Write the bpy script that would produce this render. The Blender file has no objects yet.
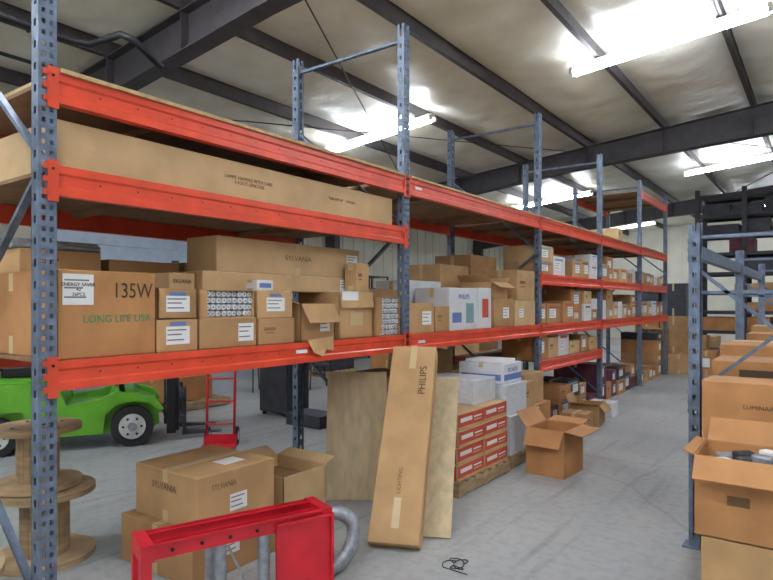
import bpy, bmesh, math, random
from mathutils import Vector, Matrix, noise
random.seed(7)
scene=bpy.context.scene
try:
    scene.view_settings.view_transform='Standard'
    scene.view_settings.look='None'
    scene.view_settings.exposure=0.0
except Exception as e: print(e)

# ---------------------------------------------------------------- materials
MATS={}
def s2l(c):
    return tuple(((v/255)/12.92 if v/255<=0.04045 else (((v/255)+0.055)/1.055)**2.4) for v in c)
def mat(name,rgb,rough=0.6,metal=0.0,var=0.12,scale=6.0,bump=0.0,bscale=60,spec=0.4,emit=0,rgb2=None,stretch=None):
    m=bpy.data.materials.new(name); m.use_nodes=True
    nt=m.node_tree; b=nt.nodes['Principled BSDF']
    c=s2l(rgb)
    b.inputs['Roughness'].default_value=rough; b.inputs['Metallic'].default_value=metal
    b.inputs['Specular IOR Level'].default_value=spec
    if emit>0:
        b.inputs['Emission Color'].default_value=(*c,1); b.inputs['Emission Strength'].default_value=emit
    tc=nt.nodes.new('ShaderNodeTexCoord')
    src=tc.outputs['Object']
    if stretch:
        mp=nt.nodes.new('ShaderNodeMapping'); mp.inputs['Scale'].default_value=stretch
        nt.links.new(src,mp.inputs[0]); src=mp.outputs[0]
    n=nt.nodes.new('ShaderNodeTexNoise'); n.inputs['Scale'].default_value=scale; n.inputs['Detail'].default_value=5
    nt.links.new(src,n.inputs['Vector'])
    r=nt.nodes.new('ShaderNodeValToRGB')
    c2=s2l(rgb2) if rgb2 else tuple(v*(1-var*2) for v in c)
    r.color_ramp.elements[0].position=0.35; r.color_ramp.elements[0].color=(*c2,1)
    r.color_ramp.elements[1].position=0.65; r.color_ramp.elements[1].color=(*[min(1,v*(1+var*0.6)) for v in c],1)
    nt.links.new(n.outputs['Fac'],r.inputs[0]); nt.links.new(r.outputs[0],b.inputs['Base Color'])
    if bump>0:
        n2=nt.nodes.new('ShaderNodeTexNoise'); n2.inputs['Scale'].default_value=bscale
        nt.links.new(src,n2.inputs['Vector'])
        bp=nt.nodes.new('ShaderNodeBump'); bp.inputs['Strength'].default_value=bump; bp.inputs['Distance'].default_value=0.01
        nt.links.new(n2.outputs['Fac'],bp.inputs['Height']); nt.links.new(bp.outputs[0],b.inputs['Normal'])
    MATS[name]=m; return m
mat('card1',(196,156,110),0.7,var=0.09,scale=4,bump=.15,bscale=5)
mat('card2',(180,140,96),0.7,var=0.10,scale=4,bump=.15,bscale=5)
mat('card3',(208,174,130),0.7,var=0.08,scale=4,bump=.15,bscale=5)
mat('card4',(188,134,86),0.7,var=0.10,scale=4,bump=.15,bscale=5)
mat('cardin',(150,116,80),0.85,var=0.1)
mat('tape',(206,180,136),0.3,var=0.04)
mat('seam',(112,84,56),0.8)
mat('label',(244,244,244),0.5,var=0.02)
mat('labelblue',(104,128,190),0.5,var=0.05)
mat('ink',(78,60,46),0.7,var=0.05)
mat('faintink',(128,98,68),0.7,var=0.05)
mat('greyink',(120,120,124),0.7,var=0.05)
mat('greenink',(74,146,100),0.7,var=0.05)
mat('whitebox',(228,228,232),0.5,var=0.04)
mat('tealbox',(130,165,172),0.5,var=0.05)
mat('redprint',(206,84,62),0.6,var=0.06)
mat('mauve',(110,62,76),0.7,var=0.15)
mat('charcoal',(64,64,72),0.6,var=0.15)
mat('post',(108,121,142),0.5,0.1,var=0.18,scale=14)
mat('dark',(28,28,30),0.7)
mat('beam',(230,78,50),0.33,var=0.09,scale=5,spec=0.6)
mat('redpaint',(206,32,48),0.35,var=0.10,scale=5,spec=0.5)
mat('ply',(198,166,120),0.65,var=0.10,scale=2.5,stretch=(1,6,1))
mat('plyside',(212,190,154),0.65,var=0.09,scale=3.5,stretch=(5,5,0.8))
mat('deck',(144,110,78),0.75,var=0.15,scale=4)
mat('wood',(182,154,118),0.75,var=0.16,scale=6,stretch=(1,1,5))
mat('steel',(74,69,72),0.55,0.1,var=0.12)
mat('purlin',(84,78,80),0.55,0.1,var=0.12)
mat('wall',(212,208,194),0.7,var=0.05,scale=1.5)
mat('door_blue',(196,212,232),0.45,var=0.05)
mat('green',(96,164,40),0.35,var=0.08,scale=4,spec=0.5)
mat('rubber',(40,40,44),0.8)
mat('rim',(215,217,215),0.4,0.2)
mat('black',(30,30,34),0.5)
mat('galv',(160,166,174),0.35,0.4,var=0.15,scale=20)
mat('fixture',(235,235,232),0.4,var=0.02)
mat('tubeglass',(232,232,236),0.2,var=0.02)
mat('plastic',(222,225,232),0.25,var=0.05,scale=20,spec=0.6,bump=0.4,bscale=14)
mat('lamp',(236,245,255),0.3,var=0.0,emit=86)
mat('insul',(240,236,224),0.40,var=0.05,scale=1.0,bump=1.0,bscale=4,spec=0.5,rgb2=(218,210,190))
def concrete():
    m=bpy.data.materials.new('concrete'); m.use_nodes=True; nt=m.node_tree; b=nt.nodes['Principled BSDF']
    tc=nt.nodes.new('ShaderNodeTexCoord')
    def N(sc,det=6):
        n=nt.nodes.new('ShaderNodeTexNoise'); n.inputs['Scale'].default_value=sc; n.inputs['Detail'].default_value=det
        nt.links.new(tc.outputs['Object'],n.inputs['Vector']); return n
    n1=N(0.6); r1=nt.nodes.new('ShaderNodeValToRGB')
    r1.color_ramp.elements[0].position=.34; r1.color_ramp.elements[0].color=(*s2l((158,161,164)),1)
    r1.color_ramp.elements[1].position=.66; r1.color_ramp.elements[1].color=(*s2l((186,187,186)),1)
    nt.links.new(n1.outputs['Fac'],r1.inputs[0])
    n2=N(14,10); r2=nt.nodes.new('ShaderNodeValToRGB')
    r2.color_ramp.elements[0].position=.30; r2.color_ramp.elements[0].color=(.6,.6,.6,1)
    r2.color_ramp.elements[1].position=.55; r2.color_ramp.elements[1].color=(1,1,1,1)
    nt.links.new(n2.outputs['Fac'],r2.inputs[0])
    mx=nt.nodes.new('ShaderNodeMixRGB'); mx.blend_type='MULTIPLY'; mx.inputs[0].default_value=.45
    nt.links.new(r1.outputs[0],mx.inputs[1]); nt.links.new(r2.outputs[0],mx.inputs[2])
    mp=nt.nodes.new('ShaderNodeMapping'); mp.inputs['Scale'].default_value=(7,.5,1); nt.links.new(tc.outputs['Object'],mp.inputs[0])
    n4=nt.nodes.new('ShaderNodeTexNoise'); n4.inputs['Scale'].default_value=1.3; n4.inputs['Detail'].default_value=9; nt.links.new(mp.outputs[0],n4.inputs['Vector'])
    r4=nt.nodes.new('ShaderNodeValToRGB'); r4.color_ramp.elements[0].position=.56; r4.color_ramp.elements[0].color=(1,1,1,1); r4.color_ramp.elements[1].position=.72; r4.color_ramp.elements[1].color=(.6,.59,.58,1)
    nt.links.new(n4.outputs['Fac'],r4.inputs[0])
    mx3=nt.nodes.new('ShaderNodeMixRGB'); mx3.blend_type='MULTIPLY'; mx3.inputs[0].default_value=.6
    nt.links.new(mx.outputs[0],mx3.inputs[1]); nt.links.new(r4.outputs[0],mx3.inputs[2])
    v=nt.nodes.new('ShaderNodeTexVoronoi'); v.feature='DISTANCE_TO_EDGE'; v.inputs['Scale'].default_value=.28
    n3=N(1.5,4); ad=nt.nodes.new('ShaderNodeMixRGB'); ad.inputs[0].default_value=.12
    nt.links.new(tc.outputs['Object'],ad.inputs[1]); nt.links.new(n3.outputs['Color'],ad.inputs[2]); nt.links.new(ad.outputs[0],v.inputs['Vector'])
    r3=nt.nodes.new('ShaderNodeValToRGB'); r3.color_ramp.elements[0].color=(.55,.55,.55,1); r3.color_ramp.elements[1].position=.006; r3.color_ramp.elements[1].color=(1,1,1,1)
    nt.links.new(v.outputs[0],r3.inputs[0])
    mx2=nt.nodes.new('ShaderNodeMixRGB'); mx2.blend_type='MULTIPLY'; mx2.inputs[0].default_value=.5
    nt.links.new(mx3.outputs[0],mx2.inputs[1]); nt.links.new(r3.outputs[0],mx2.inputs[2])
    nt.links.new(mx2.outputs[0],b.inputs['Base Color'])
    b.inputs['Roughness'].default_value=.42; b.inputs['Specular IOR Level'].default_value=.4
    MATS['concrete']=m
concrete()

# ---------------------------------------------------------------- mesh builder
class MB:
    def __init__(s): s.v=[];s.f=[];s.m=[];s.sm=[];s.M=Matrix.Identity(4)
    def add(s,vs,fs,m,smooth=False):
        o=len(s.v); s.v+=[s.M@Vector(p) for p in vs]
        for f in fs: s.f.append([o+i for i in f]); s.m.append(m); s.sm.append(smooth)
    def box(s,c,d,m,R=None):
        hx,hy,hz=d[0]/2,d[1]/2,d[2]/2
        vs=[Vector((x,y,z)) for x in(-hx,hx) for y in(-hy,hy) for z in(-hz,hz)]
        if R is not None: vs=[R@p for p in vs]
        vs=[p+Vector(c) for p in vs]
        s.add(vs,[(0,1,3,2),(4,6,7,5),(0,4,5,1),(2,3,7,6),(0,2,6,4),(1,5,7,3)],m)
    def lo(s,a,b,m):
        s.box([(a[i]+b[i])/2 for i in range(3)],[abs(b[i]-a[i]) for i in range(3)],m)
    def bev(s,a,b,m,w=.008,jit=0,seg=2):
        bm=bmesh.new(); bmesh.ops.create_cube(bm,size=1)
        c=[(a[i]+b[i])/2 for i in range(3)]; d=[abs(b[i]-a[i]) for i in range(3)]
        for v in bm.verts:
            v.co=Vector([c[i]+v.co[i]*d[i]+random.uniform(-jit,jit)*(i!=2 ) for i in range(3)])
        bmesh.ops.bevel(bm,geom=bm.edges[:],offset=w,segments=seg,affect='EDGES',profile=.5)
        bm.verts.index_update()
        s.add([v.co.copy() for v in bm.verts],[[v.index for v in f.verts] for f in bm.faces],m); bm.free()
    def cyl(s,p0,p1,r,m,seg=12,r1=None,caps=True,smooth=True):
        p0=Vector(p0);p1=Vector(p1); r1=r if r1 is None else r1
        ax=(p1-p0).normalized(); u=ax.orthogonal().normalized(); w=ax.cross(u)
        vs=[]
        for k in range(seg):
            a=2*math.pi*k/seg; dd=u*math.cos(a)+w*math.sin(a)
            vs+= [p0+dd*r,p1+dd*r1]
        s.add(vs,[(2*k,2*((k+1)%seg),2*((k+1)%seg)+1,2*k+1) for k in range(seg)],m,smooth)
        if caps:
            s.add([vs[2*k] for k in range(seg)],[tuple(range(seg-1,-1,-1))],m)
            s.add([vs[2*k+1] for k in range(seg)],[tuple(range(seg))],m)
    def tube(s,pts,r,m,seg=10,ripple=0):
        pts=[Vector(p) for p in pts]; n=len(pts); vs=[]; u=None
        for i,p in enumerate(pts):
            t=(pts[min(i+1,n-1)]-pts[max(i-1,0)]).normalized()
            if u is None: u=t.orthogonal().normalized()
            u=(u-t*u.dot(t)).normalized(); w=t.cross(u)
            rr=r*(1+ripple*(1 if i%2 else -1))
            for k in range(seg):
                a=2*math.pi*k/seg; vs.append(p+(u*math.cos(a)+w*math.sin(a))*rr)
        fs=[(i*seg+k,i*seg+(k+1)%seg,(i+1)*seg+(k+1)%seg,(i+1)*seg+k) for i in range(n-1) for k in range(seg)]
        fs+=[tuple(range(seg)),tuple((n-1)*seg+k for k in range(seg))]
        s.add(vs,fs,m,True)
    def prism(s,poly,axis,a,b,m):
        vs=[]
        for t in(a,b):
            for p in poly:
                q=[0,0,0]; o=[i for i in range(3) if i!=axis]; q[axis]=t;q[o[0]]=p[0];q[o[1]]=p[1]; vs.append(q)
        n=len(poly)
        s.add(vs,[tuple(range(n)),tuple(range(2*n-1,n-1,-1))]+[(i,(i+1)%n,n+(i+1)%n,n+i) for i in range(n)],m)
    def obj(s,name,origin=(0,0,0),parent=None):
        me=bpy.data.meshes.new(name); o=Vector(origin)
        me.from_pydata([p-o for p in s.v],[],s.f)
        names=list(dict.fromkeys(s.m))
        for n in names: me.materials.append(MATS[n])
        for i,p in enumerate(me.polygons): p.material_index=names.index(s.m[i]); p.use_smooth=s.sm[i]
        me.update()
        bm=bmesh.new(); bm.from_mesh(me); bmesh.ops.recalc_face_normals(bm,faces=bm.faces[:]); bm.to_mesh(me); bm.free()
        ob=bpy.data.objects.new(name,me); scene.collection.objects.link(ob); 
        if parent: ob.parent=parent; ob.location=o-parent.location
        else: ob.location=o
        return ob
def empty(name,loc=(0,0,0)):
    e=bpy.data.objects.new(name,None); scene.collection.objects.link(e); e.location=loc; e.empty_display_size=.2; return e
def frame(P,X,Y):
    X=Vector(X).normalized(); Y=Vector(Y); Y=(Y-X*Y.dot(X)).normalized(); Z=X.cross(Y)
    M=Matrix.Identity(4)
    for i in range(3): M[i][0]=X[i];M[i][1]=Y[i];M[i][2]=Z[i];M[i][3]=P[i]
    return M
def text(body,size,M,m,parent,sx=1.0):
    cu=bpy.data.curves.new('print_text','FONT'); cu.body=body; cu.size=size; cu.align_x='CENTER'; cu.align_y='CENTER'; cu.extrude=.0006
    cu.materials.append(MATS[m]); ob=bpy.data.objects.new('print_text',cu); scene.collection.objects.link(ob)
    S=Matrix.Diagonal((sx,1,1,1)); ob.parent=parent
    ob.matrix_parent_inverse=Matrix.Translation(parent.location).inverted(); ob.matrix_basis=M@S
    return ob
def text_x(body,size,x,y,z,m,parent,sx=1): return text(body,size,frame((x+.002,y,z),(0,1,0),(0,0,1)),m,parent,sx)
def text_y(body,size,x,y,z,m,parent,sx=1): return text(body,size,frame((x,y-.002,z),(1,0,0),(0,0,1)),m,parent,sx)

CARD=['card1','card2','card3','card4']
def face_patch(mb,a,b,face,cu,cv,w,h,m,t=.0015):
    if face=='x':
        y=a[1]+(b[1]-a[1])*cu; z=a[2]+(b[2]-a[2])*cv; mb.lo((b[0]-.001,y-w/2,z-h/2),(b[0]+t,y+w/2,z+h/2),m)
        if m=='label' and h>.06:
            for q,ww in((.30,.8),(.05,.6),(-.25,.7)): mb.lo((b[0],y-w*.45,z+h*q-.0035),(b[0]+t+.0006,y-w*.45+w*ww,z+h*q+.0035),'greyink')
    elif face=='y':
        x=a[0]+(b[0]-a[0])*cu; z=a[2]+(b[2]-a[2])*cv; mb.lo((x-w/2,a[1]-t,z-h/2),(x+w/2,a[1]+.001,z+h/2),m)
    else:
        x=a[0]+(b[0]-a[0])*cu; y=a[1]+(b[1]-a[1])*cv; mb.lo((x-w/2,y-h/2,b[2]-.001),(x+w/2,y+h/2,b[2]+t),m)
def rotabout(mb,c,ang):
    c=Vector(c); mb.M=Matrix.Translation(c)@Matrix.Rotation(ang,4,'Z')@Matrix.Translation(-c)
def cbox(a,b,m=None,labels=(),rot=0,name='cardboard_box',tape='y',parent=None,prints=True):
    """closed carton: a,b opposite corners"""
    m=m or random.choice(CARD); mb=MB(); c=((a[0]+b[0])/2,(a[1]+b[1])/2,a[2]); rotabout(mb,c,rot)
    mb.bev(a,b,m,min(.006,(b[2]-a[2])*.1))
    dx,dy,dz=b[0]-a[0],b[1]-a[1],b[2]-a[2]
    if tape=='y':
        face_patch(mb,a,b,'z',.5,.5,.05,dy*.98,'tape',.001); face_patch(mb,a,b,'z',.5,.5,.004,dy*.96,'seam',.0018)
        face_patch(mb,a,b,'y',.5,.88,.05,dz*.22,'tape',.001)
        face_patch(mb,a,b,'y',.5,.12,.05,dz*.22,'tape',.001)
    elif tape=='x':
        face_patch(mb,a,b,'z',.5,.5,dx*.98,.05,'tape',.001); face_patch(mb,a,b,'z',.5,.5,dx*.96,.004,'seam',.0018)
        face_patch(mb,a,b,'x',.5,.88,.05,dz*.22,'tape',.001); face_patch(mb,a,b,'x',.5,.12,.05,dz*.22,'tape',.001)
    for L in labels: face_patch(mb,a,b,*L,t=.002)
    if prints and m in CARD and not labels:
        face_patch(mb,a,b,'x',.3,.6,dy*.3,min(.03,dz*.12),'faintink',.0012)
        face_patch(mb,a,b,'x',.3,.45,dy*.22,min(.012,dz*.05),'faintink',.0012)
    return mb.obj(name,c,parent)
def obox(a,b,m='card1',rot=0,flaps=(1,1,1,1),labels=(),angs=(25,25,25,25),name='open_cardboard_box',fill=None,fl=None,parent=None):
    """open-topped carton with folded-out flaps. flaps order: +x,-x,+y,-y"""
    mb=MB(); c=((a[0]+b[0])/2,(a[1]+b[1])/2,a[2]); rotabout(mb,c,rot); t=.006
    mb.lo(a,(b[0],b[1],a[2]+t),m)
    mb.lo((b[0]-t,a[1],a[2]),b,m); mb.lo(a,(a[0]+t,b[1],b[2]),m)
    mb.lo((a[0],b[1]-t,a[2]),b,m); mb.lo(a,(b[0],a[1]+t,b[2]),m)
    F0=fl or min(b[0]-a[0],b[1]-a[1])*.5; z=b[2]
    for i,(on,an) in enumerate(zip(flaps,angs)):
        if not on: continue
        F=F0*on
        A=math.radians(an); ou=math.cos(A)*F; dz=math.sin(A)*F
        if i<2:
            sx=1 if i==0 else -1; x0=b[0] if i==0 else a[0]
            p=[(x0,a[1]+.005,z),(x0,b[1]-.005,z),(x0+sx*ou,b[1]-.012,z+dz),(x0+sx*ou,a[1]+.012,z+dz)]
        else:
            sy=1 if i==2 else -1; y0=b[1] if i==2 else a[1]
            p=[(a[0]+.005,y0,z),(b[0]-.005,y0,z),(b[0]-.012,y0+sy*ou,z+dz),(a[0]+.012,y0+sy*ou,z+dz)]
        q=[(v[0],v[1],v[2]+.005) for v in p]
        mb.add(p+q,[(0,1,2,3),(7,6,5,4),(0,4,5,1),(1,5,6,2),(2,6,7,3),(3,7,4,0)],m)
    if fill:
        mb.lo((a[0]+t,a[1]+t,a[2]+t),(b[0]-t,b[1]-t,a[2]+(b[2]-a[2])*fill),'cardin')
    for L in labels: face_patch(mb,a,b,*L,t=.002)
    return mb.obj(name,c,parent)
def tubebox(a,b,m='card2',ny=10,nz=4):
    """carton of fluorescent tubes, open end towards the aisle (+x) showing the tube ends"""
    mb=MB(); t=.006
    mb.lo(a,(b[0],b[1],a[2]+t),m); mb.lo((a[0],a[1],b[2]-t),b,m); mb.lo(a,(b[0],a[1]+t,b[2]),m); mb.lo((a[0],b[1]-t,a[2]),b,m)
    mb.lo(a,(a[0]+t,b[1],b[2]),m)
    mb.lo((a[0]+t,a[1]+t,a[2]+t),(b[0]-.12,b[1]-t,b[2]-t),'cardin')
    dy=(b[1]-a[1]-2*t)/ny; dz=(b[2]-a[2]-2*t)/nz; r=min(dy,dz)*.46
    for i in range(ny):
        for j in range(nz):
            y=a[1]+t+dy*(i+.5); z=a[2]+t+dz*(j+.5); e=b[0]-.006-random.random()*.015
            mb.cyl((b[0]-.13,y,z),(e-.015,y,z),r,'tubeglass',8); mb.cyl((e-.015,y,z),(e,y,z),r*.96,'whitebox',8)
            mb.cyl((e,y,z),(e+.005,y,z),r*.3,'galv',5)
    mb.box((b[0]+.03,a[1]+.003,(a[2]+b[2])/2),(.07,.004,b[2]-a[2]-.01),m)
    return mb.obj('fluorescent_tube_carton',((a[0]+b[0])/2,(a[1]+b[1])/2,a[2]))

# ---------------------------------------------------------------- room shell
XL,XR,Y0,Y1=-11.5,8.0,-6.0,28.0
def zb(x): return 4.90+.093*(x+4.1)
mb=MB(); mb.lo((XL-.2,Y0-.2,-.2),(XR+.2,Y1+.2,0),'concrete'); mb.obj('floor')
HW=6.6
mb=MB(); DY0,DY1,DZ=5.2,9.9,3.32
for (a,b,c,d) in((Y0-.2,DY0,0,HW),(DY1,Y1+.2,0,HW),(DY0,DY1,DZ,HW)): mb.lo((XL-.2,a,c),(XL,b,d),'wall')
for k in range(68):
    y=Y0+k*.5
    mb.lo((XL,y,DZ+.15 if DY0-.25<y<DY1+.2 else 0.0),(XL+.02,y+.06,HW),'wall')
mb.obj('wall_left')
mb=MB(); mb.lo((XR,Y0-.2,0),(XR+.2,Y1+.2,HW),'wall'); mb.obj('wall_right')
mb=MB(); mb.lo((XL,Y1,0),(XR,Y1+.2,HW),'wall')
for k in range(39): mb.lo((XL+k*.5,Y1-.02,0),(XL+k*.5+.06,Y1,HW),'wall')
mb.obj('wall_far')
mb=MB(); mb.lo((XL,Y0-.2,0),(XR,Y0,HW),'wall'); mb.obj('wall_near')
mb=MB(); mb.lo((XL+.02,Y0,0),(XL+.05,DY0-.2,.15),'steel'); mb.lo((XL+.02,DY1+.2,0),(XL+.05,Y1,.15),'steel'); mb.obj('baseboard_left')
PX=[-4.1+1.51*k for k in range(-5,9)]
mb=MB(); nx=200; ny=230; vs=[];fs=[]
for i in range(nx+1):
    x=XL+(XR-XL)*i/nx
    ph=((x+4.1)/1.51)%1.0
    for j in range(ny+1):
        y=Y0+(Y1-Y0)*j/ny
        s=math.sin(math.pi*ph)
        n=noise.noise(Vector((x*.9,y*.7,0)))*.05+noise.noise(Vector((x*2.0,y*3.0,3)))*.035+noise.noise(Vector((x*3.5,y*7,9)))*.015
        vs.append((x,y,zb(x)+.21-.13*s**.7+(n*s)))
for i in range(nx):
    for j in range(ny): fs.append((i*(ny+1)+j,(i+1)*(ny+1)+j,(i+1)*(ny+1)+j+1,i*(ny+1)+j+1))
mb.add(vs,fs,'insul',True)
mb.obj('ceiling')
mb=MB(); mb.add([(XL-.2,Y0-.2,zb(XL)+.36),(XR+.2,Y0-.2,zb(XR)+.36),(XR+.2,Y1+.2,zb(XR)+.36),(XL-.2,Y1+.2,zb(XL)+.36)],[(0,1,2,3)],'steel'); mb.obj('ceiling_roof_sheet')
roof=empty('roof_framing',(0,0,0))
mb=MB()
for x in PX:
    if XL<x<XR:
        z=zb(x)
        mb.lo((x-.035,Y0,z),(x+.035,Y1,z+.012),'purlin'); mb.lo((x-.006,Y0,z),(x+.006,Y1,z+.21),'purlin'); mb.lo((x-.035,Y0,z+.198),(x+.035,Y1,z+.21),'purlin')
mb.obj('purlins',parent=roof)
def rafter(y):
    mb=MB()
    dep=lambda x: .42+.035*(x+4.4) if x>-4.4 else .42+.01*(-x-4.4)
    def slab(x0,x1,y0,y1,f0,f1):
        vs=[(x0,y0,f0(x0)),(x1,y0,f0(x1)),(x1,y1,f0(x1)),(x0,y1,f0(x0)),(x0,y0,f1(x0)),(x1,y0,f1(x1)),(x1,y1,f1(x1)),(x0,y1,f1(x0))]
        mb.add(vs,[(0,1,2,3),(7,6,5,4),(0,4,5,1),(1,5,6,2),(2,6,7,3),(3,7,4,0)],'steel')
    for (a,b) in((XL,-4.4),(-4.4,XR)):
        slab(a,b,y-.006,y+.006,lambda x:zb(x)-dep(x),zb)
        slab(a,b,y-.11,y+.11,lambda x:zb(x)-.015,zb)
        slab(a,b,y-.11,y+.11,lambda x:zb(x)-dep(x)-.015,lambda x:zb(x)-dep(x))
    for x in PX:
        if XL<x<XR: slab(x-.005,x+.005,y-.1,y+.1,lambda x:zb(x)-dep(x),lambda x:zb(x))
    mb.lo((XL+.05,y-.11,0),(XL+.4,y+.11,zb(XL)-.3),'steel')
    mb.obj('rafter',parent=roof)
for y in(-4.8,4.0,12.8,21.6): rafter(y)
mb=MB()
for (xa,ya,xb,yb) in((-4.1,4.0,-8.6,12.8),(-8.6,4.0,-4.1,12.8),(-2.6,12.8,2,21.6),(2,12.8,-2.6,21.6)):
    mb.cyl((xa,ya,zb(xa)-.12),(xb,yb,zb(xb)-.12),.010,'steel',6)
mb.obj('bracing_rods',parent=roof)

def fixture(x0,x1,y):
    mb=MB(); z0=zb(x0)-.15; z1=zb(x1)-.15
    L=Vector((x1,y,z1))-Vector((x0,y,z0)); M=frame((x0,y,z0),L,(0,1,0)); l=L.length; mb.M=M
    mb.lo((0,-.05,.045),(l,.05,.11),'fixture')
    for s in(-.065,.065):
        mb.cyl((.05,s,.018),(l-.05,s,.018),.022,'lamp',10)
        mb.lo((0,s-.025,-.01),(.05,s+.025,.07),'fixture'); mb.lo((l-.05,s-.025,-.01),(l,s+.025,.07),'fixture')
    mb.M=Matrix.Identity(4)
    for f in(.15,.85):
        x=x0+(x1-x0)*f; mb.cyl((x,y,zb(x)-.07),(x,y,zb(x)+.14),.006,'steel',6)
    mb.obj('fluorescent_ceiling_light',((x0+x1)/2,y,zb((x0+x1)/2)-.15))
for y in(-.4,8.5,16.9,24.6):
    for x0 in(-7.7,-2.95,1.8): fixture(x0,x0+2.44,y)
for x0,y in((-.6,2.2),(-5.3,1.9),(3.0,4.5),(-2.95,-3.4),(-7.7,-3.4),(1.8,-3.4),(3.4,12.0)): fixture(x0,x0+2.44,y)  # extra fixtures off the regular rows, out of view, added to brighten the scene

mb=MB()
mb.tube([(-5.9,-3,4.15),(-5.9,2.9,4.15),(-5.85,3.05,4.15),(-5.4,3.1,4.15),(-5.35,3.2,4.12),(-5.35,3.5,3.95)],.035,'black',10)
mb.tube([(-9.6,-5,3.9),(-9.6,27,3.9)],.03,'steel',8)
mb.tube([(-7.2,-4,4.3),(-7.2,12.5,4.3)],.022,'black',8)
mb.tube([(-7.2,1.6,4.3),(-5.9,1.6,4.2),(-4.6,1.7,4.35),(-4.3,1.7,4.8)],.022,'steel',8)
mb.tube([(-4.9,-2,4.5),(-4.9,2.2,4.5),(-5.2,2.5,4.4),(-6.4,2.7,4.3)],.018,'black',8)
mb.obj('ceiling_pipes')

mb=MB()
for k in range(6): mb.bev((XL-.12,DY0+.01,.005+k*.55),(XL-.06,DY1-.01,.005+k*.55+.54),'door_blue',.012)
mb.obj('door_1')
mb=MB(); mb.lo((XL+.0,DY0-.15,0),(XL+.05,DY0,DZ),'steel'); mb.lo((XL+.0,DY1,0),(XL+.05,DY1+.15,DZ),'steel'); mb.lo((XL+.0,DY0-.15,DZ),(XL+.05,DY1+.15,DZ+.13),'steel')
mb.obj('trim_1')

# ---------------------------------------------------------------- pallet racks
def upright(mb,x,y,h,dirx,m='post',detail=True):
    w=.082; d=.07; t=.004; xb=x-dirx*d
    def L(x0,x1,y0,y1,z0,z1): mb.lo((min(x0,x1),y0,z0),(max(x0,x1),y1,z1),m)
    if not detail:
        L(x,xb,y-w/2,y+w/2,0,h); mb.lo((x-.07*dirx-.0,y-.02,0),(x+.001*dirx,y+.02,.01),m)
    else:
        for a,b in((-w/2,-.026),(-.009,.009),(.026,w/2)): L(x,x-dirx*t,y+a,y+b,0,h)
        n=int(h/.05)
        for k in range(n):
            z=k*.05
            L(x-dirx*.0005,x-dirx*t,y-.026,y-.009,z,z+.028); L(x-dirx*.0005,x-dirx*t,y+.009,y+.026,z+.0,z+.028)
        for s in(-1,1):
            ya,yb2=(y-w/2,y-w/2+t) if s<0 else (y+w/2-t,y+w/2)
            L(x-dirx*t,x-dirx*.022,ya,yb2,0,h); L(x-dirx*.046,xb,ya,yb2,0,h)
            for k in range(int(h/.1)): L(x-dirx*.022,x-dirx*.046,ya+.0004,yb2-.0004,k*.1,k*.1+.066)
        L(xb,xb+dirx*t,y-w/2,y-.02,0,h); L(xb,xb+dirx*t,y+.02,y+w/2,0,h)
    mb.lo((x-dirx*.035-.07,y-.07,0),(x-dirx*.035+.07,y+.07,.008),m)
def brace(mb,p,q,m='post',w=.035):
    p=Vector(p);q=Vector(q); M=frame(p,q-p,(0,1,0)); old=mb.M; mb.M=old@M; l=(q-p).length
    mb.lo((0,-w/2,-.002),(l,w/2,.002),m); mb.lo((0,-w/2,0),(l,-w/2+.003,.02),m); mb.lo((0,w/2-.003,0),(l,w/2,.02),m); mb.M=old
def endframe(xf,xr,y,h,parent,m='post',detail=True,s=1):
    mb=MB(); upright(mb,xf,y,h,s,m,detail); upright(mb,xr,y,h,-s,m,detail)
    a=xf-s*.06; b=xr+s*.06
    z=.15; k=0
    brace(mb,(a,y,z),(b,y,z),m)
    step=1.05
    while z+step<h:
        if k%2==0: brace(mb,(a,y,z+.04),(b,y,z+step-.04),m)
        else: brace(mb,(b,y,z+.04),(a,y,z+step-.04),m)
        z+=step; k+=1; 
    brace(mb,(a,y,h-.12),(b,y,h-.12),m)
    return mb.obj('upright_frame',(xf,y,0),parent)
def beam(xf,y0,y1,z,parent,s=1,m='beam',h=.07,conn=True):
    mb=MB(); k=h/.07
    prof=[(0,-h),(0,-.034*k),(-.009,-.024*k),(-.009,.024*k),(0,.034*k),(0,h),(-.028,h),(-.028,h-.022),(-.05,h-.022),(-.05,-h)]
    xo=xf+.004*s
    mb.prism([(xo+s*p[0],z+p[1]) for p in prof],1,y0+.041,y1-.041,m)
    if conn:
        for y,sg in((y0,1),(y1,-1)):
            mb.lo((xf+s*.001,y-.004 if sg>0 else y-.046,z-h-.03),(xf+s*.009,y+.046 if sg>0 else y+.004,z+h+.02),m)
            for kz in(-.06,0,.06):
                mb.lo((xf+s*.001,min(y-sg*.022,y),z+kz-.012),(xf+s*.009,max(y-sg*.022,y),z+kz+.012),m)
            mb.cyl((xf+s*.008,y+sg*.02,z+.05),(xf+s*.013,y+sg*.02,z+.05),.007,'dark',8)
    return mb.obj('beam',(xf,(y0+y1)/2,z),parent)
def deck(xf,xr,y0,y1,z,parent,m='deck',over=0.0):
    mb=MB(); n=max(1,round((y1-y0)/1.25)); L=(y1-y0-.09)/n
    lo,hi=min(xf,xr)+.012-over,max(xf,xr)-.032+over
    for i in range(n): mb.lo((lo+random.uniform(0,.01),y0+.045+L*i+.002,z-.02),(hi,y0+.045+L*(i+1)-.002,z),m)
    for i in range(n):
        y=y0+.045+L*(i+.5); mb.lo((lo+.01,y-.02,z-.06),(hi-.025,y+.02,z-.0205),m)
    return mb.obj('deck',((xf+xr)/2,(y0+y1)/2,z),parent)

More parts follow.
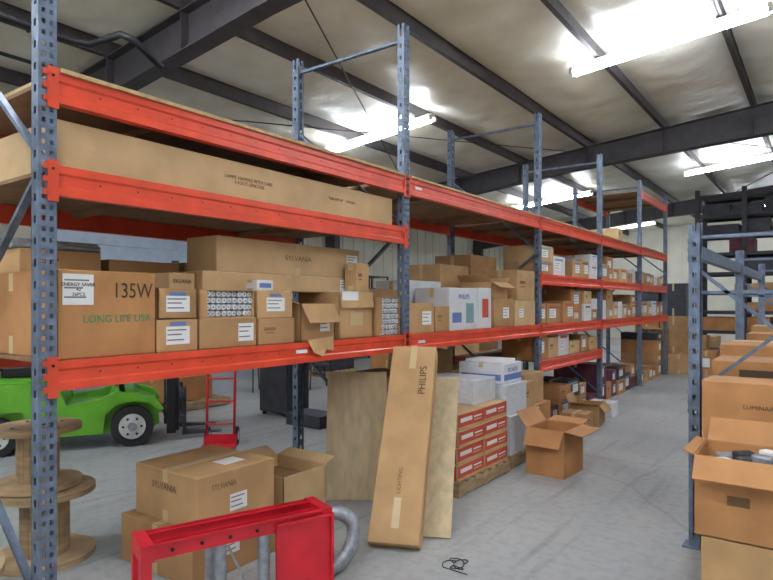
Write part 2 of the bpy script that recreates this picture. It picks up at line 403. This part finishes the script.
XF,XRr=-2.88,-4.20
PY=[1.30,4.22,7.18,9.72,12.25,14.55]
rack=empty('pallet_rack',(XF,PY[0],0))
for i,y in enumerate(PY): endframe(XF,XRr,y,3.97,rack,detail=(i<4))
def level(i,z,over=0,rear=True,m='deck'):
    beam(XF,PY[i],PY[i+1],z,rack); 
    if rear: beam(XRr,PY[i],PY[i+1],z,rack,s=-1)
    deck(XF,XRr,PY[i],PY[i+1],z+.07,rack,m)
for i in range(5): level(i,2.60); level(i,1.26)
level(0,2.17)
for i in(2,3,4): level(i,1.90)
level(2,.80)
level(4,3.70)
mb=MB()
for i in range(5):
    n=2; L=(PY[i+1]-PY[i]-.1)/n
    for k in range(n): mb.lo((XRr+.0,PY[i]+.05+k*L,2.6705),(XF+.015+random.uniform(0,.02),PY[i]+.05+(k+1)*L-.004,2.69),'ply')
mb.obj('plywood_top_sheets',(XF,PY[0],2.67),rack)
mb=MB()
for (y,z) in((2.9,1.27),(4.35,2.6),(4.4,1.26)): mb.lo((XF+.0045-.008,y,z-.012),(XF+.006,y+.10,z+.012),'label')
for (y0,z) in((1.3,1.235),(1.3,2.145),(1.3,2.575)):
    for k in range(14): mb.cyl((XF-.004,y0+.25+k*.2,z+.03),(XF-.0035,y0+.25+k*.2,z+.03),.005,'dark',6)
mb.obj('beam_stickers',(XF,3,1.27),rack)

RF,RR=-.73,.45
rack2=empty('pallet_rack',(RF,4.39,0))
RY=[4.39,6.9,9.4]
for i,y in enumerate(RY):
    mb=MB(); upright(mb,RF,y,2.12,-1,'post',i==0); upright(mb,RR,y,2.12,1,'post',i==0)
    a,b=RF+.06,RR-.06
    for z in(.2,1.66,2.02): brace(mb,(a,y,z),(b,y,z),'post')
    brace(mb,(a,y,1.80),(b,y,.85),'post'); brace(mb,(a,y,1.02),(b,y,1.95),'post'); brace(mb,(a,y,.24),(b,y,.75),'post')
    mb.obj('upright_frame',(RF,y,0),rack2)
for i in range(2):
    for z in(.95,1.95):
        beam(RF,RY[i],RY[i+1],z,rack2,s=-1,m='post',h=.05); beam(RR,RY[i],RY[i+1],z,rack2,s=1,m='post',h=.05)
        if z<1: deck(RF,RR,RY[i],RY[i+1],z+.05,rack2,'deck')

# ---------------------------------------------------------------- boxes on bay 1
SH=1.3302
xf=-2.915
def lab(face,u,v,w,h,m='label'): return (face,u,v,w,h,m)
o=cbox((xf-1.0,1.36,SH),(xf,1.87,SH+.43),'card4',[lab('x',.19,.78,.15,.15)],tape='y')
text_x('LONG LIFE USA',.055,xf,1.66,SH+.19,'greenink',o,.95); text_x('135W',.11,xf,1.74,SH+.33,'ink',o,.8)
text_x('ENERGY SAVER\n42\n36PCS',.024,xf+.002,1.457,SH+.335,'ink',o)
obox((xf-.42,1.885,SH+.1803),(xf-.0,2.135,SH+.35),'card2',flaps=(0,1,0,1),angs=(0,50,0,10),fl=.1,fill=.7,labels=[lab('x',.5,.5,.15,.09),lab('x',.5,.82,.10,.02,'labelblue')])
cbox((xf-.45,1.88,SH),(xf,2.14,SH+.18),'card1',[lab('x',.5,.5,.15,.10),lab('x',.5,.86,.10,.02,'labelblue')])
cbox((xf-.46,2.155,SH),(xf,2.58,SH+.18),'card2',[lab('x',.8,.5,.12,.11)])
tubebox((xf-.44,2.16,SH+.1803),(xf-.01,2.57,SH+.35),'card1',10,4)
cbox((xf-.45,2.60,SH),(xf,2.92,SH+.17),'card2',[])
cbox((xf-.44,2.60,SH+.1703),(xf-.01,2.91,SH+.35),'card1',[lab('x',.5,.5,.16,.09),lab('x',.5,.84,.10,.02,'labelblue')])
cbox((xf-.49,2.30,SH+.3503),(xf-.17,3.76,SH+.47),'card3',[lab('x',.93,.5,.13,.08)],tape='x')
o=cbox((xf-.50,2.42,SH+.4703),(xf-.19,3.86,SH+.70),'card3',[lab('x',.93,.62,.13,.08),lab('x',.93,.36,.13,.05)],tape='x')
text_x('SYLVANIA',.05,xf-.19,3.15,SH+.59,'faintink',o,1.2)
o=cbox((xf-1.12,1.90,SH),(xf-.52,2.38,SH+.53),'card1',prints=False)
o=cbox((xf-1.12,2.42,SH),(xf-.52,2.80,SH+.54),'card3',prints=False); 
cbox((xf-1.12,1.40,SH+.4303),(xf-.5,1.84,SH+.56),'card1')
o=cbox((xf-.50,2.10,SH+.3503),(xf-.22,2.28,SH+.45),'card3',prints=False)
text_x('SYLVANIA',.035,xf-.22,2.19,SH+.40,'ink',o,.8)
cbox((xf-.20,2.64,SH+.3503),(xf-.06,2.78,SH+.42),'whitebox',[lab('x',.5,.5,.1,.03,'labelblue')],prints=False)
obox((xf-.40,2.98,SH),(xf-.0,3.33,SH+.26),'card2',flaps=(1,1,0,1),angs=(-60,60,0,15),fill=.85,fl=.15,labels=[lab('x',.7,.45,.1,.10)])
mb=MB(); mb.M=frame((XF+.012,3.0,1.345),(0,1,.06),(.25,0,-1)); mb.add([(0,0,0),(.26,0,0),(.24,.10,.004),(.17,.085,.01),(.12,.13,.008),(.03,.09,0),
   (0,0,.004),(.26,0,.004),(.24,.10,.008),(.17,.085,.014),(.12,.13,.012),(.03,.09,.004)],[(0,1,2,3,4,5),(11,10,9,8,7,6)]+[(i,(i+1)%6,6+(i+1)%6,6+i) for i in range(6)],'card1')
mb.obj('torn_cardboard_flap',(XF+.012,3.1,1.33))
obox((xf-.42,3.38,SH),(xf-.0,3.79,SH+.35),'card1',flaps=(1,0,0,0),angs=(-80,0,0,0),fl=.12,fill=.9,labels=[lab('x',.5,.42,.16,.1,'tape')])
cbox((xf-.15,3.62,SH+.3503),(xf-.03,3.78,SH+.58),'card1')
tubebox((xf-.44,3.82,SH),(xf,4.165,SH+.32),'card2',7,7)
mb=MB(); mb.M=Matrix.Translation((xf-.09,3.50,SH+.3563)); mb.lo((-.07,-.10,0),(.085,.10,.004),'label'); mb.box((.1,0,-.045),(.003,.19,.10),'label'); mb.lo((.085,-.095,0),(.1015,.095,.004),'label'); mb.obj('folded_paper',(xf-.09,3.50,SH+.3563))
mb=MB()
for k in range(16):
    z=SH+.5605+(.02 if k%2 else 0.0)+.021; mb.cyl((xf-.56-.03*k,1.38,z),(xf-.56-.03*k,1.86,z),.02,'galv',8)
mb.obj('conduit_bundle',(xf-.8,1.6,SH+.56))
S2=2.2402
o=cbox((xf-.83,1.36,S2),(xf-.03,4.10,S2+.235),'card3',[],tape='x',prints=False,name='long_cardboard_carton')
text_x('LAMPS  HANDLE WITH CARE\n4 FOOT LENGTHS',.030,xf-.03,2.55,S2+.12,'faintink',o)
text_x('THIS SIDE UP  -  FRAGILE',.028,xf-.03,3.45,S2+.13,'faintink',o)
# ---------------------------------------------------------------- bay 2
cbox((xf-.4,4.29,SH),(xf,4.72,SH+.27),'card1',[lab('x',.7,.5,.15,.12)])
cbox((xf-.4,4.74,SH),(xf,5.0,SH+.24),'card2')
o=cbox((xf-.42,5.03,SH),(xf-.02,5.62,SH+.42),'whitebox',[lab('x',.25,.3,.18,.1,'labelblue'),lab('x',.7,.4,.16,.2,'tealbox')],name='printed_carton')
text_x('PHILIPS',.07,xf-.02,5.32,SH+.33,'labelblue',o)
o=cbox((xf-.40,5.64,SH),(xf-.02,5.93,SH+.43),'whitebox',[lab('x',.5,.5,.14,.20,'redprint')],name='printed_carton')
cbox((xf-.9,4.3,SH),(xf-.46,4.9,SH+.4),'card2'); cbox((xf-.85,4.95,SH+0),(xf-.46,5.6,SH+.50),'whitebox',prints=False)
cbox((xf-.45,5.96,SH),(xf,6.45,SH+.32),'card2',[lab('x',.6,.5,.15,.12)])
obox((xf-.45,6.0,SH+.3203),(xf-.05,6.4,SH+.50),'card1',flaps=(1,0,1,1),angs=(-30,0,30,40),fl=.12,fill=.6)
cbox((xf-.45,6.5,SH),(xf,7.1,SH+.30),'card3',[lab('x',.3,.5,.12,.1)])
cbox((xf-.45,6.56,SH+.3003),(xf,7.08,SH+.66),'card1')
cbox((xf-1.0,5.65,SH),(xf-.5,6.3,SH+.70),'card1'); cbox((xf-1.0,6.35,SH),(xf-.5,7.05,SH+.85),'card2')

def fill(y0,y1,z,maxh,rng,xfr=xf,cols=None,dens=1.0,depth=(.4,.8)):
    y=y0
    while y<y1-.22:
        w=min(rng.uniform(.26,.52),y1-y); 
        if rng.random()>dens: y+=w*.8; continue
        d=rng.uniform(*depth); zz=z; off=rng.uniform(0,.06)
        while True:
            h=rng.uniform(.16,.32)
            if zz+h>z+maxh: break
            c=rng.choice(cols or ['card1','card2','card3','card4','whitebox'])
            L=[]
            if rng.random()<.75: L=[('x',rng.uniform(.35,.65),.5,w*.45,h*.45,'label'),('x',.5,.82,w*.6,h*.1,rng.choice(['faintink','labelblue','tealbox','redprint']))]
            cbox((xfr-off-d,y+.004,zz),(xfr-off,y+w-.008,zz+h),c,L)
            zz+=h+.0004
            if rng.random()<.35: break
        y+=w+rng.uniform(.0,.03)
R=random.Random(3)
for i in(2,3,4):
    fill(PY[i]+.05,PY[i+1]-.05,1.3302,.5,R,cols=['card1','card2','card3','card4','whitebox','whitebox','card3'] )
    fill(PY[i]+.05,PY[i+1]-.05,1.9702,.45,R,dens=.85)
fill(PY[2]+.05,PY[3]-.05,.8702,.32,R)
fill(PY[2]+.45,PY[3]-.05,.0002,.62,R,cols=['mauve','card2','charcoal','card4'])
fill(PY[3]+.05,PY[4]-.05,.0002,1.1,R,cols=['mauve','charcoal','card2','mauve','card4'])
fill(PY[4]+.05,PY[5]-.05,.0002,1.1,R,cols=['card2','charcoal','card1','card4'])
fill(PY[3]+.05,PY[4]-.3,2.6905,.3,R,dens=.6,cols=['whitebox','card3'])
cbox((-3.9,4.4,0.0002),(-3.35,5.2,.9),'card2'); cbox((-4.0,5.3,0.0002),(-3.35,6.2,.85),'card1'); cbox((-3.9,5.35,.8504),(-3.4,5.9,1.08),'card3')
cbox((-3.9,6.3,0.0002),(-3.3,7.1,.8),'card2')
cbox((-3.2,6.35,0.0002),(-2.7,7.05,.42),'card4'); cbox((-3.2,6.4,.4204),(-2.75,6.95,.78),'card1')
cbox((-2.72,7.45,0.0002),(-2.4,7.75,.22),'card2'); obox((-2.75,7.82,0.0002),(-2.38,8.25,.27),'card2',flaps=(1,1,0,1),angs=(-50,60,0,20),fill=.6,rot=.12,fl=.12)
cbox((-2.75,8.6,0.0002),(-2.4,8.9,.2),'whitebox',prints=False)
cbox((-2.9,14.75,0.0002),(-2.45,15.2,.45),'card1'); cbox((-2.35,14.9,0.0002),(-1.95,15.3,.55),'card4',[lab('y',.5,.5,.15,.2)]); cbox((-2.8,15.3,.0002),(-2.2,15.8,.85),'card2')
cbox((-3.6,14.8,0.0002),(-3.0,15.4,1.0),'card2')

# ---------------------------------------------------------------- floor goods, bay 1
cbox((-3.56,2.05,0.0002),(-2.86,2.72,.29),'card2',[lab('x',.42,.55,.12,.10)],rot=.02)
o=cbox((-3.50,2.11,.2904),(-2.88,2.70,.60),'card1',[lab('x',.5,.36,.13,.10),('z',.72,.62,.12,.16,'label')],prints=False,rot=.01)
text_x('SYLVANIA',.05,-2.88,2.30,.52,'faintink',o,.8)
text_y('SYLVANIA',.06,-3.2,2.11,.50,'faintink',o,.9)
obox((-3.40,2.80,.0002),(-2.90,3.22,.44),'card3',flaps=(0,1,1,0),angs=(0,25,15,0),fill=.8,fl=.12,labels=[lab('x',.5,.45,.12,.1)])
P=Vector((-2.40,3.06,.052)); U=Vector((-.36,.80,1.22))
mb=MB(); W=Vector((.80,.36,0)).normalized(); mb.M=frame(P,W,U); Lh=1.49
mb.bev((0,0,-.15),(.34,Lh,0),'card1',.008)
mb.lo((.01,0,.0),(.33,.002,.001),'seam'); mb.lo((.145,.1,-.001),(.195,.30,.001),'tape'); mb.lo((.145,Lh-.2,-.001),(.195,Lh,.001),'tape')
mb.lo((.336,.1,-.08),(.3412,Lh-.1,-.07),'seam')
M0=mb.M.copy(); o=mb.obj('leaning_cardboard_carton',tuple(P))
MT=M0@Matrix.Translation((.26,Lh*.80,.0025))@Matrix.Rotation(math.radians(90),4,'Z')
text('PHILIPS',.075,MT,'ink',o)
MT=M0@Matrix.Translation((.17,Lh*.28,.0025))@Matrix.Rotation(math.radians(90),4,'Z')
text('LIGHTING',.04,MT,'faintink',o)
mb=MB(); mb.M=frame((-2.36,3.37,.012),(.898,.439,0),(-.37,.86,.99)); mb.lo((0,0,-.015),(.35,1.34,0),'plyside'); mb.obj('plywood_board',(-2.2,3.4,0))
mb=MB(); mb.M=frame((-3.27,3.62,.003),(.8,.6,0),(-.15,.2,1.0)); mb.lo((0,0,-.015),(.50,1.04,0),'plyside'); mb.obj('plywood_board',(-3.1,3.8,0))

def pallet(x0,y0,x1,y1,z=0,h=.12,name='wooden_pallet'):
    mb=MB(); n=7; L=(y1-y0)
    for k in range(3):
        x=x0+(x1-x0-.09)*k/2; mb.lo((x,y0,z+.018),(x+.09,y1,z+h-.018),'wood')
    for k in range(n):
        y=y0+(L-.09)*k/(n-1); mb.lo((x0,y,z+h-.018),(x1,y+.09,z+h),'wood')
        if k%3==0: mb.lo((x0,y,z),(x1,y+.09,z+.018),'wood')
    return mb.obj(name,((x0+x1)/2,(y0+y1)/2,z))
pallet(-3.3,4.30,-2.42,5.28)
for r in range(4):
    for c in range(2):
        y0=4.33+c*.47; z0=.1203+r*.140
        a=(-3.28,y0,z0); b=(-2.44+random.uniform(-.012,.008),y0+.462,z0+.138)
        mb=MB(); mb.bev(a,b,'card3',.006)
        face_patch(mb,a,b,'x',.5,.5,.455,.125,'redprint')
        face_patch(mb,a,b,'x',.5,.12,.455,.022,'card3',.003); face_patch(mb,a,b,'x',.30,.60,.20,.035,'label',.003)
        face_patch(mb,a,b,'x',.74,.62,.14,.012,'label',.003); face_patch(mb,a,b,'x',.74,.42,.14,.012,'card3',.003)
        face_patch(mb,a,b,'y',.5,.5,.8,.12,'redprint')
        mb.obj('red_printed_carton',((a[0]+b[0])/2,(a[1]+b[1])/2,a[2]))
cbox((-3.1,4.82,.6805),(-2.55,5.24,.90),'plastic',prints=False,name='shrink_wrapped_carton')
pallet(-3.28,5.36,-2.44,6.22)
cbox((-3.25,5.38,.1203),(-2.46,5.80,.50),'plastic',prints=False,name='shrink_wrapped_carton'); cbox((-3.25,5.82,.1203),(-2.50,6.20,.48),'whitebox',[('x',.5,.5,.2,.12,'faintink')],prints=False,name='white_carton')
cbox((-3.2,5.38,.5003),(-2.50,5.86,.80),'plastic',prints=False,name='shrink_wrapped_carton')
cbox((-3.2,5.90,.4823),(-2.55,6.2,.76),'card1')
o=cbox((-3.05,5.42,.8024),(-2.55,5.84,1.0),'whitebox',[('x',.5,.3,.40,.06,'labelblue'),('y',.5,.3,.44,.06,'labelblue')],prints=False,name='printed_carton')
text_x('TECHLITE',.055,-2.55,5.63,.93,'labelblue',o)
cbox((-3.0,5.47,1.0024),(-2.6,5.8,1.03),'label',prints=False,tape='',name='paper_stack')
obox((-2.27,5.33,.0002),(-1.90,5.78,.43),'card4',rot=-.06,flaps=(1,1,1,1),angs=(-8,50,8,-60),fill=.35,fl=.17)
# ---------------------------------------------------------------- red stand
A=Vector((-2.53,1.57,0)); B=Vector((-2.20,2.46,0)); D=(B-A).normalized(); Lr=(B-A).length
mb=MB(); mb.M=frame((A.x,A.y,0),D,(-D.y,D.x,0)); H=.475
def chan(y):
    mb.lo((0,y,H-.07),(Lr,y+.006,H),'redpaint'); mb.lo((0,y+.05,H-.07),(Lr,y+.056,H),'redpaint'); mb.lo((0,y+.006,H-.07),(Lr,y+.05,H-.064),'redpaint')
    mb.lo((0,y-.012,H-.004),(Lr,y+.006,H+.004),'redpaint')
chan(0); chan(.16)
mb.lo((-.02,-.012,H-.075),(.04,.22,H+.005),'redpaint')
mb.lo((Lr-.04,-.012,H-.075),(Lr+.02,.22,H+.005),'redpaint')
for y in(0,.17): mb.lo((-.02,y,0),(.03,y+.05,H-.07),'redpaint')
mb.lo((Lr-.30,-.014,0.0),(Lr+.02,-.006,H-.02),'redpaint')
mb.lo((Lr+.012,-.014,0.0),(Lr+.02,.22,H-.02),'redpaint')
mb.lo((Lr-.31,-.03,0),(Lr-.295,-.006,H-.02),'redpaint'); mb.lo((Lr+.005,-.03,0),(Lr+.02,-.006,H-.02),'redpaint')
mb.lo((Lr-.30,-.03,H-.035),(Lr+.02,-.006,H-.02),'redpaint')
mb.cyl((Lr-.36,.03,0),(Lr-.36,.03,H-.07),.032,'galv',14); mb.cyl((.36,.03,0),(.36,.03,H-.07),.032,'galv',14)
mb.cyl((.36,.19,0),(.36,.19,H-.07),.028,'galv',14)
mb.cyl((.40,.03,H-.09),(Lr-.4,.03,.05),.006,'galv',6)
for k in range(4): mb.cyl((.12+k*.14,-.012,H-.035),(.12+k*.14,-.004,H-.035),.009,'dark',8)
mb.obj('red_metal_stand',((A.x+B.x)/2,(A.y+B.y)/2,0))
ctrl=[(-2.56,2.66,.24),(-2.50,2.72,.29),(-2.43,2.80,.31),(-2.36,2.85,.26),(-2.325,2.83,.17),(-2.325,2.76,.09),(-2.335,2.67,.052),(-2.345,2.60,.050)]
pts=[]
for i in range(len(ctrl)-1):
    p0=Vector(ctrl[max(i-1,0)]);p1=Vector(ctrl[i]);p2=Vector(ctrl[i+1]);p3=Vector(ctrl[min(i+2,len(ctrl)-1)])
    for k in range(7):
        t=k/7; pts.append(.5*((2*p1)+(-p0+p2)*t+(2*p0-5*p1+4*p2-p3)*t*t+(-p0+3*p1-3*p2+p3)*t**3))
mb=MB(); mb.tube(pts,.043,'galv',16,.05)
e=pts[-1]; d=(pts[-1]-pts[-2]).normalized(); mb.cyl(e,e+d*.002,.036,'dark',16)
mb.obj('flexible_duct',(-2.4,2.8,0))
mb=MB(); pts=[]
for k in range(70):
    a=k*.33; r=.035+.025*math.sin(k*.21); pts.append((-1.82+r*math.cos(a)+.05*math.sin(k*.09),3.2+r*math.sin(a)+.04*math.cos(k*.13),.006+.004*abs(math.sin(k*.5))))
pts.append((-1.70,3.12,.006)); mb.tube(pts,.003,'black',6); mb.obj('wire_tangle',(-1.82,3.2,0))

def reel(x,y,z,r,h,name='wooden_cable_reel'):
    mb=MB()
    mb.cyl((x,y,z),(x,y,z+.035),r,'wood',40,smooth=False); mb.cyl((x,y,z+h-.035),(x,y,z+h),r,'wood',40,smooth=False)
    for k in range(20):
        a=2*math.pi*k/20; M=Matrix.Translation((x,y,0))@Matrix.Rotation(a,4,'Z'); mb.M=M
        mb.lo((r*.44,-r*.07,z+.03),(r*.48,r*.07,z+h-.03),'wood')
        if k%5==0: mb.cyl((r*.6,0,z+h),(r*.6,0,z+h+.008),.012,'galv',8)
    mb.M=Matrix.Identity(4); mb.cyl((x,y,z+h),(x,y,z+h+.003),.04,'dark',16)
    return mb.obj(name,(x,y,z))
reel(-3.98,1.78,0,.29,.44); reel(-4.03,1.76,.449,.25,.38)
reel(-3.15,.80,0,.40,.44)

# ---------------------------------------------------------------- forklift
hd=Vector((.511,.86,0)).normalized()
FO=Vector((-6.95,3.50,0)); fk=empty('forklift',FO)
FM=frame(FO,hd,(-hd.y,hd.x,0))
def part(fn,name): 
    mb=MB(); mb.M=FM; fn(mb); return mb.obj(name,tuple(FO),fk)
def body(mb):
    side=[(-1.25,.20),(-1.30,.48),(-1.22,.74),(-1.0,.80),(-.15,.78),(-.12,.46),(.28,.46),(.34,.62),(.46,.65),(.56,.62),(.62,.52),(.82,.44),(.84,.22),(.70,.15),(-.4,.15),(-.5,.20)]
    mb.prism(side,1,-.40,.40,'green')
    for s in(-1,1):
        y0,y1=(-.52,-.40) if s<0 else (.40,.52)
        mb.prism([(-.98,.46),(-.5,.46),(-.45,.17),(.25,.17),(.28,.38),(.38,.48),(.55,.51),(.72,.48),(.84,.38),(.88,.40),(.80,.52),(.60,.58),(.40,.62),(.2,.54),(-.1,.50),(-.2,.74),(-.98,.76)],1,y0,y1,'green')
    mb.lo((-.95,-.405,.60),(-.3,.405,.66),'black')
part(body,'body')
def wheels(mb):
    for x,r,w in((.55,.225,.2),(-.75,.20,.16)):
        for s in(-1,1):
            yo=s*.50; yi=s*(.50-w)
            mb.cyl((x,yi,r),(x,yo,r),r,'rubber',32); mb.cyl((x,yo,r),(x,yo+s*.012,r),r*.62,'rim',24,smooth=False)
            mb.cyl((x,yo+s*.012,r),(x,yo+s*.03,r),r*.22,'galv',16)
            for k in range(6):
                a=k*math.pi/3; mb.cyl((x+math.cos(a)*r*.42,yo+s*.012,r+math.sin(a)*r*.42),(x+math.cos(a)*r*.42,yo+s*.02,r+math.sin(a)*r*.42),.014,'dark',8)
part(wheels,'wheels')
def guard(mb):
    for s in(-.42,.42):
        mb.tube([(.45,s,.60),(.25,s,2.0),(.15,s,2.05),(-.8,s,2.05),(-.9,s,1.98),(-.95,s,.75)],.028,'black',8)
    for k in range(8): mb.cyl((.15-k*.13,-.42,2.05),(.15-k*.13,.42,2.05),.014,'black',6)
    mb.bev((-.75,-.24,.78),(-.3,.24,.92),'black',.03); mb.bev((-.82,-.24,.86),(-.72,.24,1.3),'black',.03)
    mb.cyl((.40,0,.6),(.22,0,1.05),.025,'black',8)
    pts=[Vector((.22,0,1.05))+Vector((.04*math.cos(a),.16*math.sin(a),.10*math.cos(a))) for a in [k*math.pi/10 for k in range(21)]]
    mb.tube(pts,.013,'black',6)
part(guard,'overhead_guard')
def mast(mb):
    for s in(-.30,.30):
        mb.lo((.92,s-.035,.08),(1.02,s+.035,2.0),'black'); mb.lo((.98,s*.8-.03,.1),(1.06,s*.8+.03,2.1),'charcoal')
    for z in(.25,1.1,1.96): mb.lo((.90,-.33,z),(.95,.33,z+.08),'black')
    mb.cyl((.96,0,.2),(.96,0,1.7),.035,'galv',10)
    for z in(.22,.5): mb.lo((1.06,-.45,z),(1.10,.45,z+.08),'charcoal')
    for s in(-.25,.25): mb.lo((1.10,s-.05,.05),(1.14,s+.05,.6),'charcoal'); mb.prism([(1.10,.04),(1.55,.045),(1.55,.055),(1.14,.085),(1.10,.085)],1,s-.05,s+.05,'charcoal')
part(mast,'mast_and_forks')

pallet(-8.7,5.1,-7.6,6.2); cbox((-8.6,5.2,.1203),(-7.8,6.0,.48),'card4',prints=False)
HT=(-5.45,4.30)
mb=MB(); mb.M=frame((HT[0],HT[1],0),(.75,.66,0),(-.66,.75,0))
for s in(-.15,.15): mb.tube([(s,0,.12),(s,.06,.7),(s,.12,1.3),(s*.7,.17,1.38),(0,.18,1.4)],.015,'redpaint',8)
for z,y in((.25,.01),(.5,.04),(.75,.065),(1.0,.09)): mb.cyl((-.15,y,z),(.15,y,z),.011,'redpaint',8)
mb.lo((-.18,-.2,.02),(.18,.0,.035),'redpaint'); mb.lo((-.18,-.01,.02),(.18,0,.14),'redpaint')
for s in(-.16,.16): mb.cyl((s-.02,.1,.10),(s+.02,.1,.10),.10,'rubber',20); mb.cyl((s-.024,.1,.10),(s+.024,.1,.10),.05,'rim',14)
mb.obj('hand_truck',(HT[0],HT[1],0))
mb=MB(); mb.bev((-6.6,5.9,.05),(-6.05,6.35,1.35),'charcoal',.01)
for z in(.12,.43,.74,1.05): mb.lo((-6.05,5.94,z),(-6.035,6.31,z+.28),'charcoal'); mb.lo((-6.035,6.06,z+.2),(-6.02,6.18,z+.215),'galv')
for x in(-6.57,-6.12): 
    for y in(5.93,6.28): mb.lo((x,y,0),(x+.04,y+.04,.05),'black')
mb.obj('filing_cabinet',(-6.3,6.1,0))
cbox((-5.75,5.6,.0002),(-5.15,6.0,.16),'charcoal',prints=False,tape='',name='tool_case')
def chair(x,y,a):
    mb=MB(); mb.M=Matrix.Translation((x,y,0))@Matrix.Rotation(a,4,'Z')
    mb.bev((-.21,-.21,.43),(.21,.21,.47),'charcoal',.012); mb.bev((-.21,.18,.62),(.21,.21,.86),'charcoal',.01)
    for s in(-.2,.2):
        mb.tube([(s,-.2,0),(s,-.18,.43)],.013,'black',6); mb.tube([(s,.26,0),(s,.19,.45),(s,.215,.88)],.013,'black',6)
    mb.obj('stacking_chair',(x,y,0))
chair(-8.2,7.5,.6); chair(-8.9,8.4,.3); chair(-7.7,8.3,-.5)
# pallets of goods further back on the left
for (x,y,h1,c) in((-10.6,3.6,.8,'card2'),(-9.6,9.6,.9,'charcoal'),(-8.3,10.6,1.1,'card4'),(-6.9,11.4,.9,'card1')):
    pallet(x,y,x+1.0,y+1.0); cbox((x+.05,y+.05,.1203),(x+.95,y+.95,h1),c,prints=False)
mb=MB()
for y in(12.8,13.7,14.6):
    for x in(-11.3,-10.7): mb.lo((x,y,0),(x+.04,y+.04,2.4),'charcoal')
for z in(.2,.8,1.4,2.0,2.36): mb.lo((-11.3,12.8,z),(-10.66,14.64,z+.03),'charcoal')
mb.obj('storage_shelving',(-11,13.7,0))
for k in range(6):
    y=12.9+(k%2)*.88; z=(.23,.83,1.43)[k//2]; cbox((-11.2,y,z+.0003),(-10.75,y+.6,z+.32+.04*(k%3)),prints=False)

# ---------------------------------------------------------------- right stack (in front of grey frame)
cbox((-.53,3.50,.0002),(.15,3.93,.385),'card1',[('y',.36,.2,.12,.05,'label')],tape='x')
obox((-.565,3.50,.3856),(.12,3.93,.80),'card4',flaps=(1,.35,1,1),angs=(20,20,60,-40),fl=.15,fill=.8,rot=.0,labels=[('y',.3,.5,.1,.05,'seam')])
mb=MB()
for k in range(12):
    x=-.44+.1*(k%6)+random.uniform(-.02,.02); y=3.60+.14*(k//6); mb.M=Matrix.Translation((x,y,.722))@Matrix.Rotation(random.uniform(-1,1),4,'Z')
    mb.bev((-.05,-.03,0),(.05,.03,.06+.02*(k%3)),random.choice(['galv','label','charcoal']),.01)
mb.obj('hardware_parts',(-.3,3.7,.72))
cbox((-.60,4.0,.0002),(.2,4.32,.60),'card2')
o=cbox((-.60,4.0,.6004),(.2,4.32,1.14),'card4',prints=False)
text_y('LUMINAIRE',.035,-.30,4.0,1.0,'ink',o)
cbox((-.62,4.50,.0002),(.2,5.2,.86),'card2')
cbox((-.62,4.52,1.0204),(.25,5.0,1.22),'card4',[('y',.3,.6,.2,.05,'ink')])
R2=random.Random(9)
for i in range(2):
    y=RY[i]+(.75 if i==0 else .1)
    while y<RY[i+1]-.6:
        h=R2.uniform(.2,.35); cbox((-.65,y,1.0203),(.1,y+.45,1.02+h)); y+=.5
    y=RY[i]+(.95 if i==0 else .1)
    while y<RY[i+1]-.6:
        h=R2.uniform(.4,.8); cbox((-.65,y,0.0003),(.1,y+.5,h)); y+=.56
sx0,sx1,sy0,sy1=-2.55,4.4,16.4,17.5
mb=MB()
n=8
for k in range(n):
    x=sx0+(sx1-sx0)*k/(n-1)
    for y in(sy0,sy1): mb.lo((x-.05,y-.05,0),(x+.05,y+.05,4.35),'charcoal')
for j in range(9):
    z=.45+j*.47
    for y in(sy0,sy1): mb.lo((sx0,y-.03,z-.06),(sx1,y+.03,z),'charcoal')
    mb.lo((sx0,sy0,z),(sx1,sy1,z+.015),'charcoal')
mb.obj('steel_shelving',((sx0+sx1)/2,17,0))
R3=random.Random(5)
for j in range(8):
    z=.465+j*.47; x=sx0+.1
    while x<sx1-.5:
        w=R3.uniform(.4,.8); h=R3.uniform(.15,.34)
        if R3.random()<.75: cbox((x,sy0+.05,z+.0003),(x+w,sy1-.2,z+h),R3.choice(['charcoal','charcoal','charcoal','mauve'] if j>3 else ['card1','card2','card4','charcoal']),prints=False,tape='',name='storage_box')
        x+=w+.05
cbox((-4.9,20.0,.0002),(-4.2,20.8,1.1),'card4',prints=False); cbox((-4.15,20.0,.0002),(-3.4,20.8,1.2),'card2',prints=False)
cbox((-4.9,20.0,1.1024),(-4.2,20.8,2.2),'charcoal',prints=False); cbox((-4.15,20.1,1.2024),(-3.45,20.8,2.2),'charcoal',prints=False)
cbox((-3.35,20.0,.0002),(-2.6,20.8,.6),'card1',prints=False)

w=bpy.data.worlds.new('world'); scene.world=w; w.use_nodes=True
w.node_tree.nodes['Background'].inputs[0].default_value=(.8,.88,1,1); w.node_tree.nodes['Background'].inputs[1].default_value=.3
cam=bpy.data.cameras.new('camera'); co=bpy.data.objects.new('camera',cam); scene.collection.objects.link(co)
cam.sensor_width=36; cam.lens=27.94; cam.shift_y=.0168; cam.clip_start=.05
co.location=(0,0,1.6); co.rotation_euler=(math.radians(90),0,math.radians(36.25))
scene.camera=co
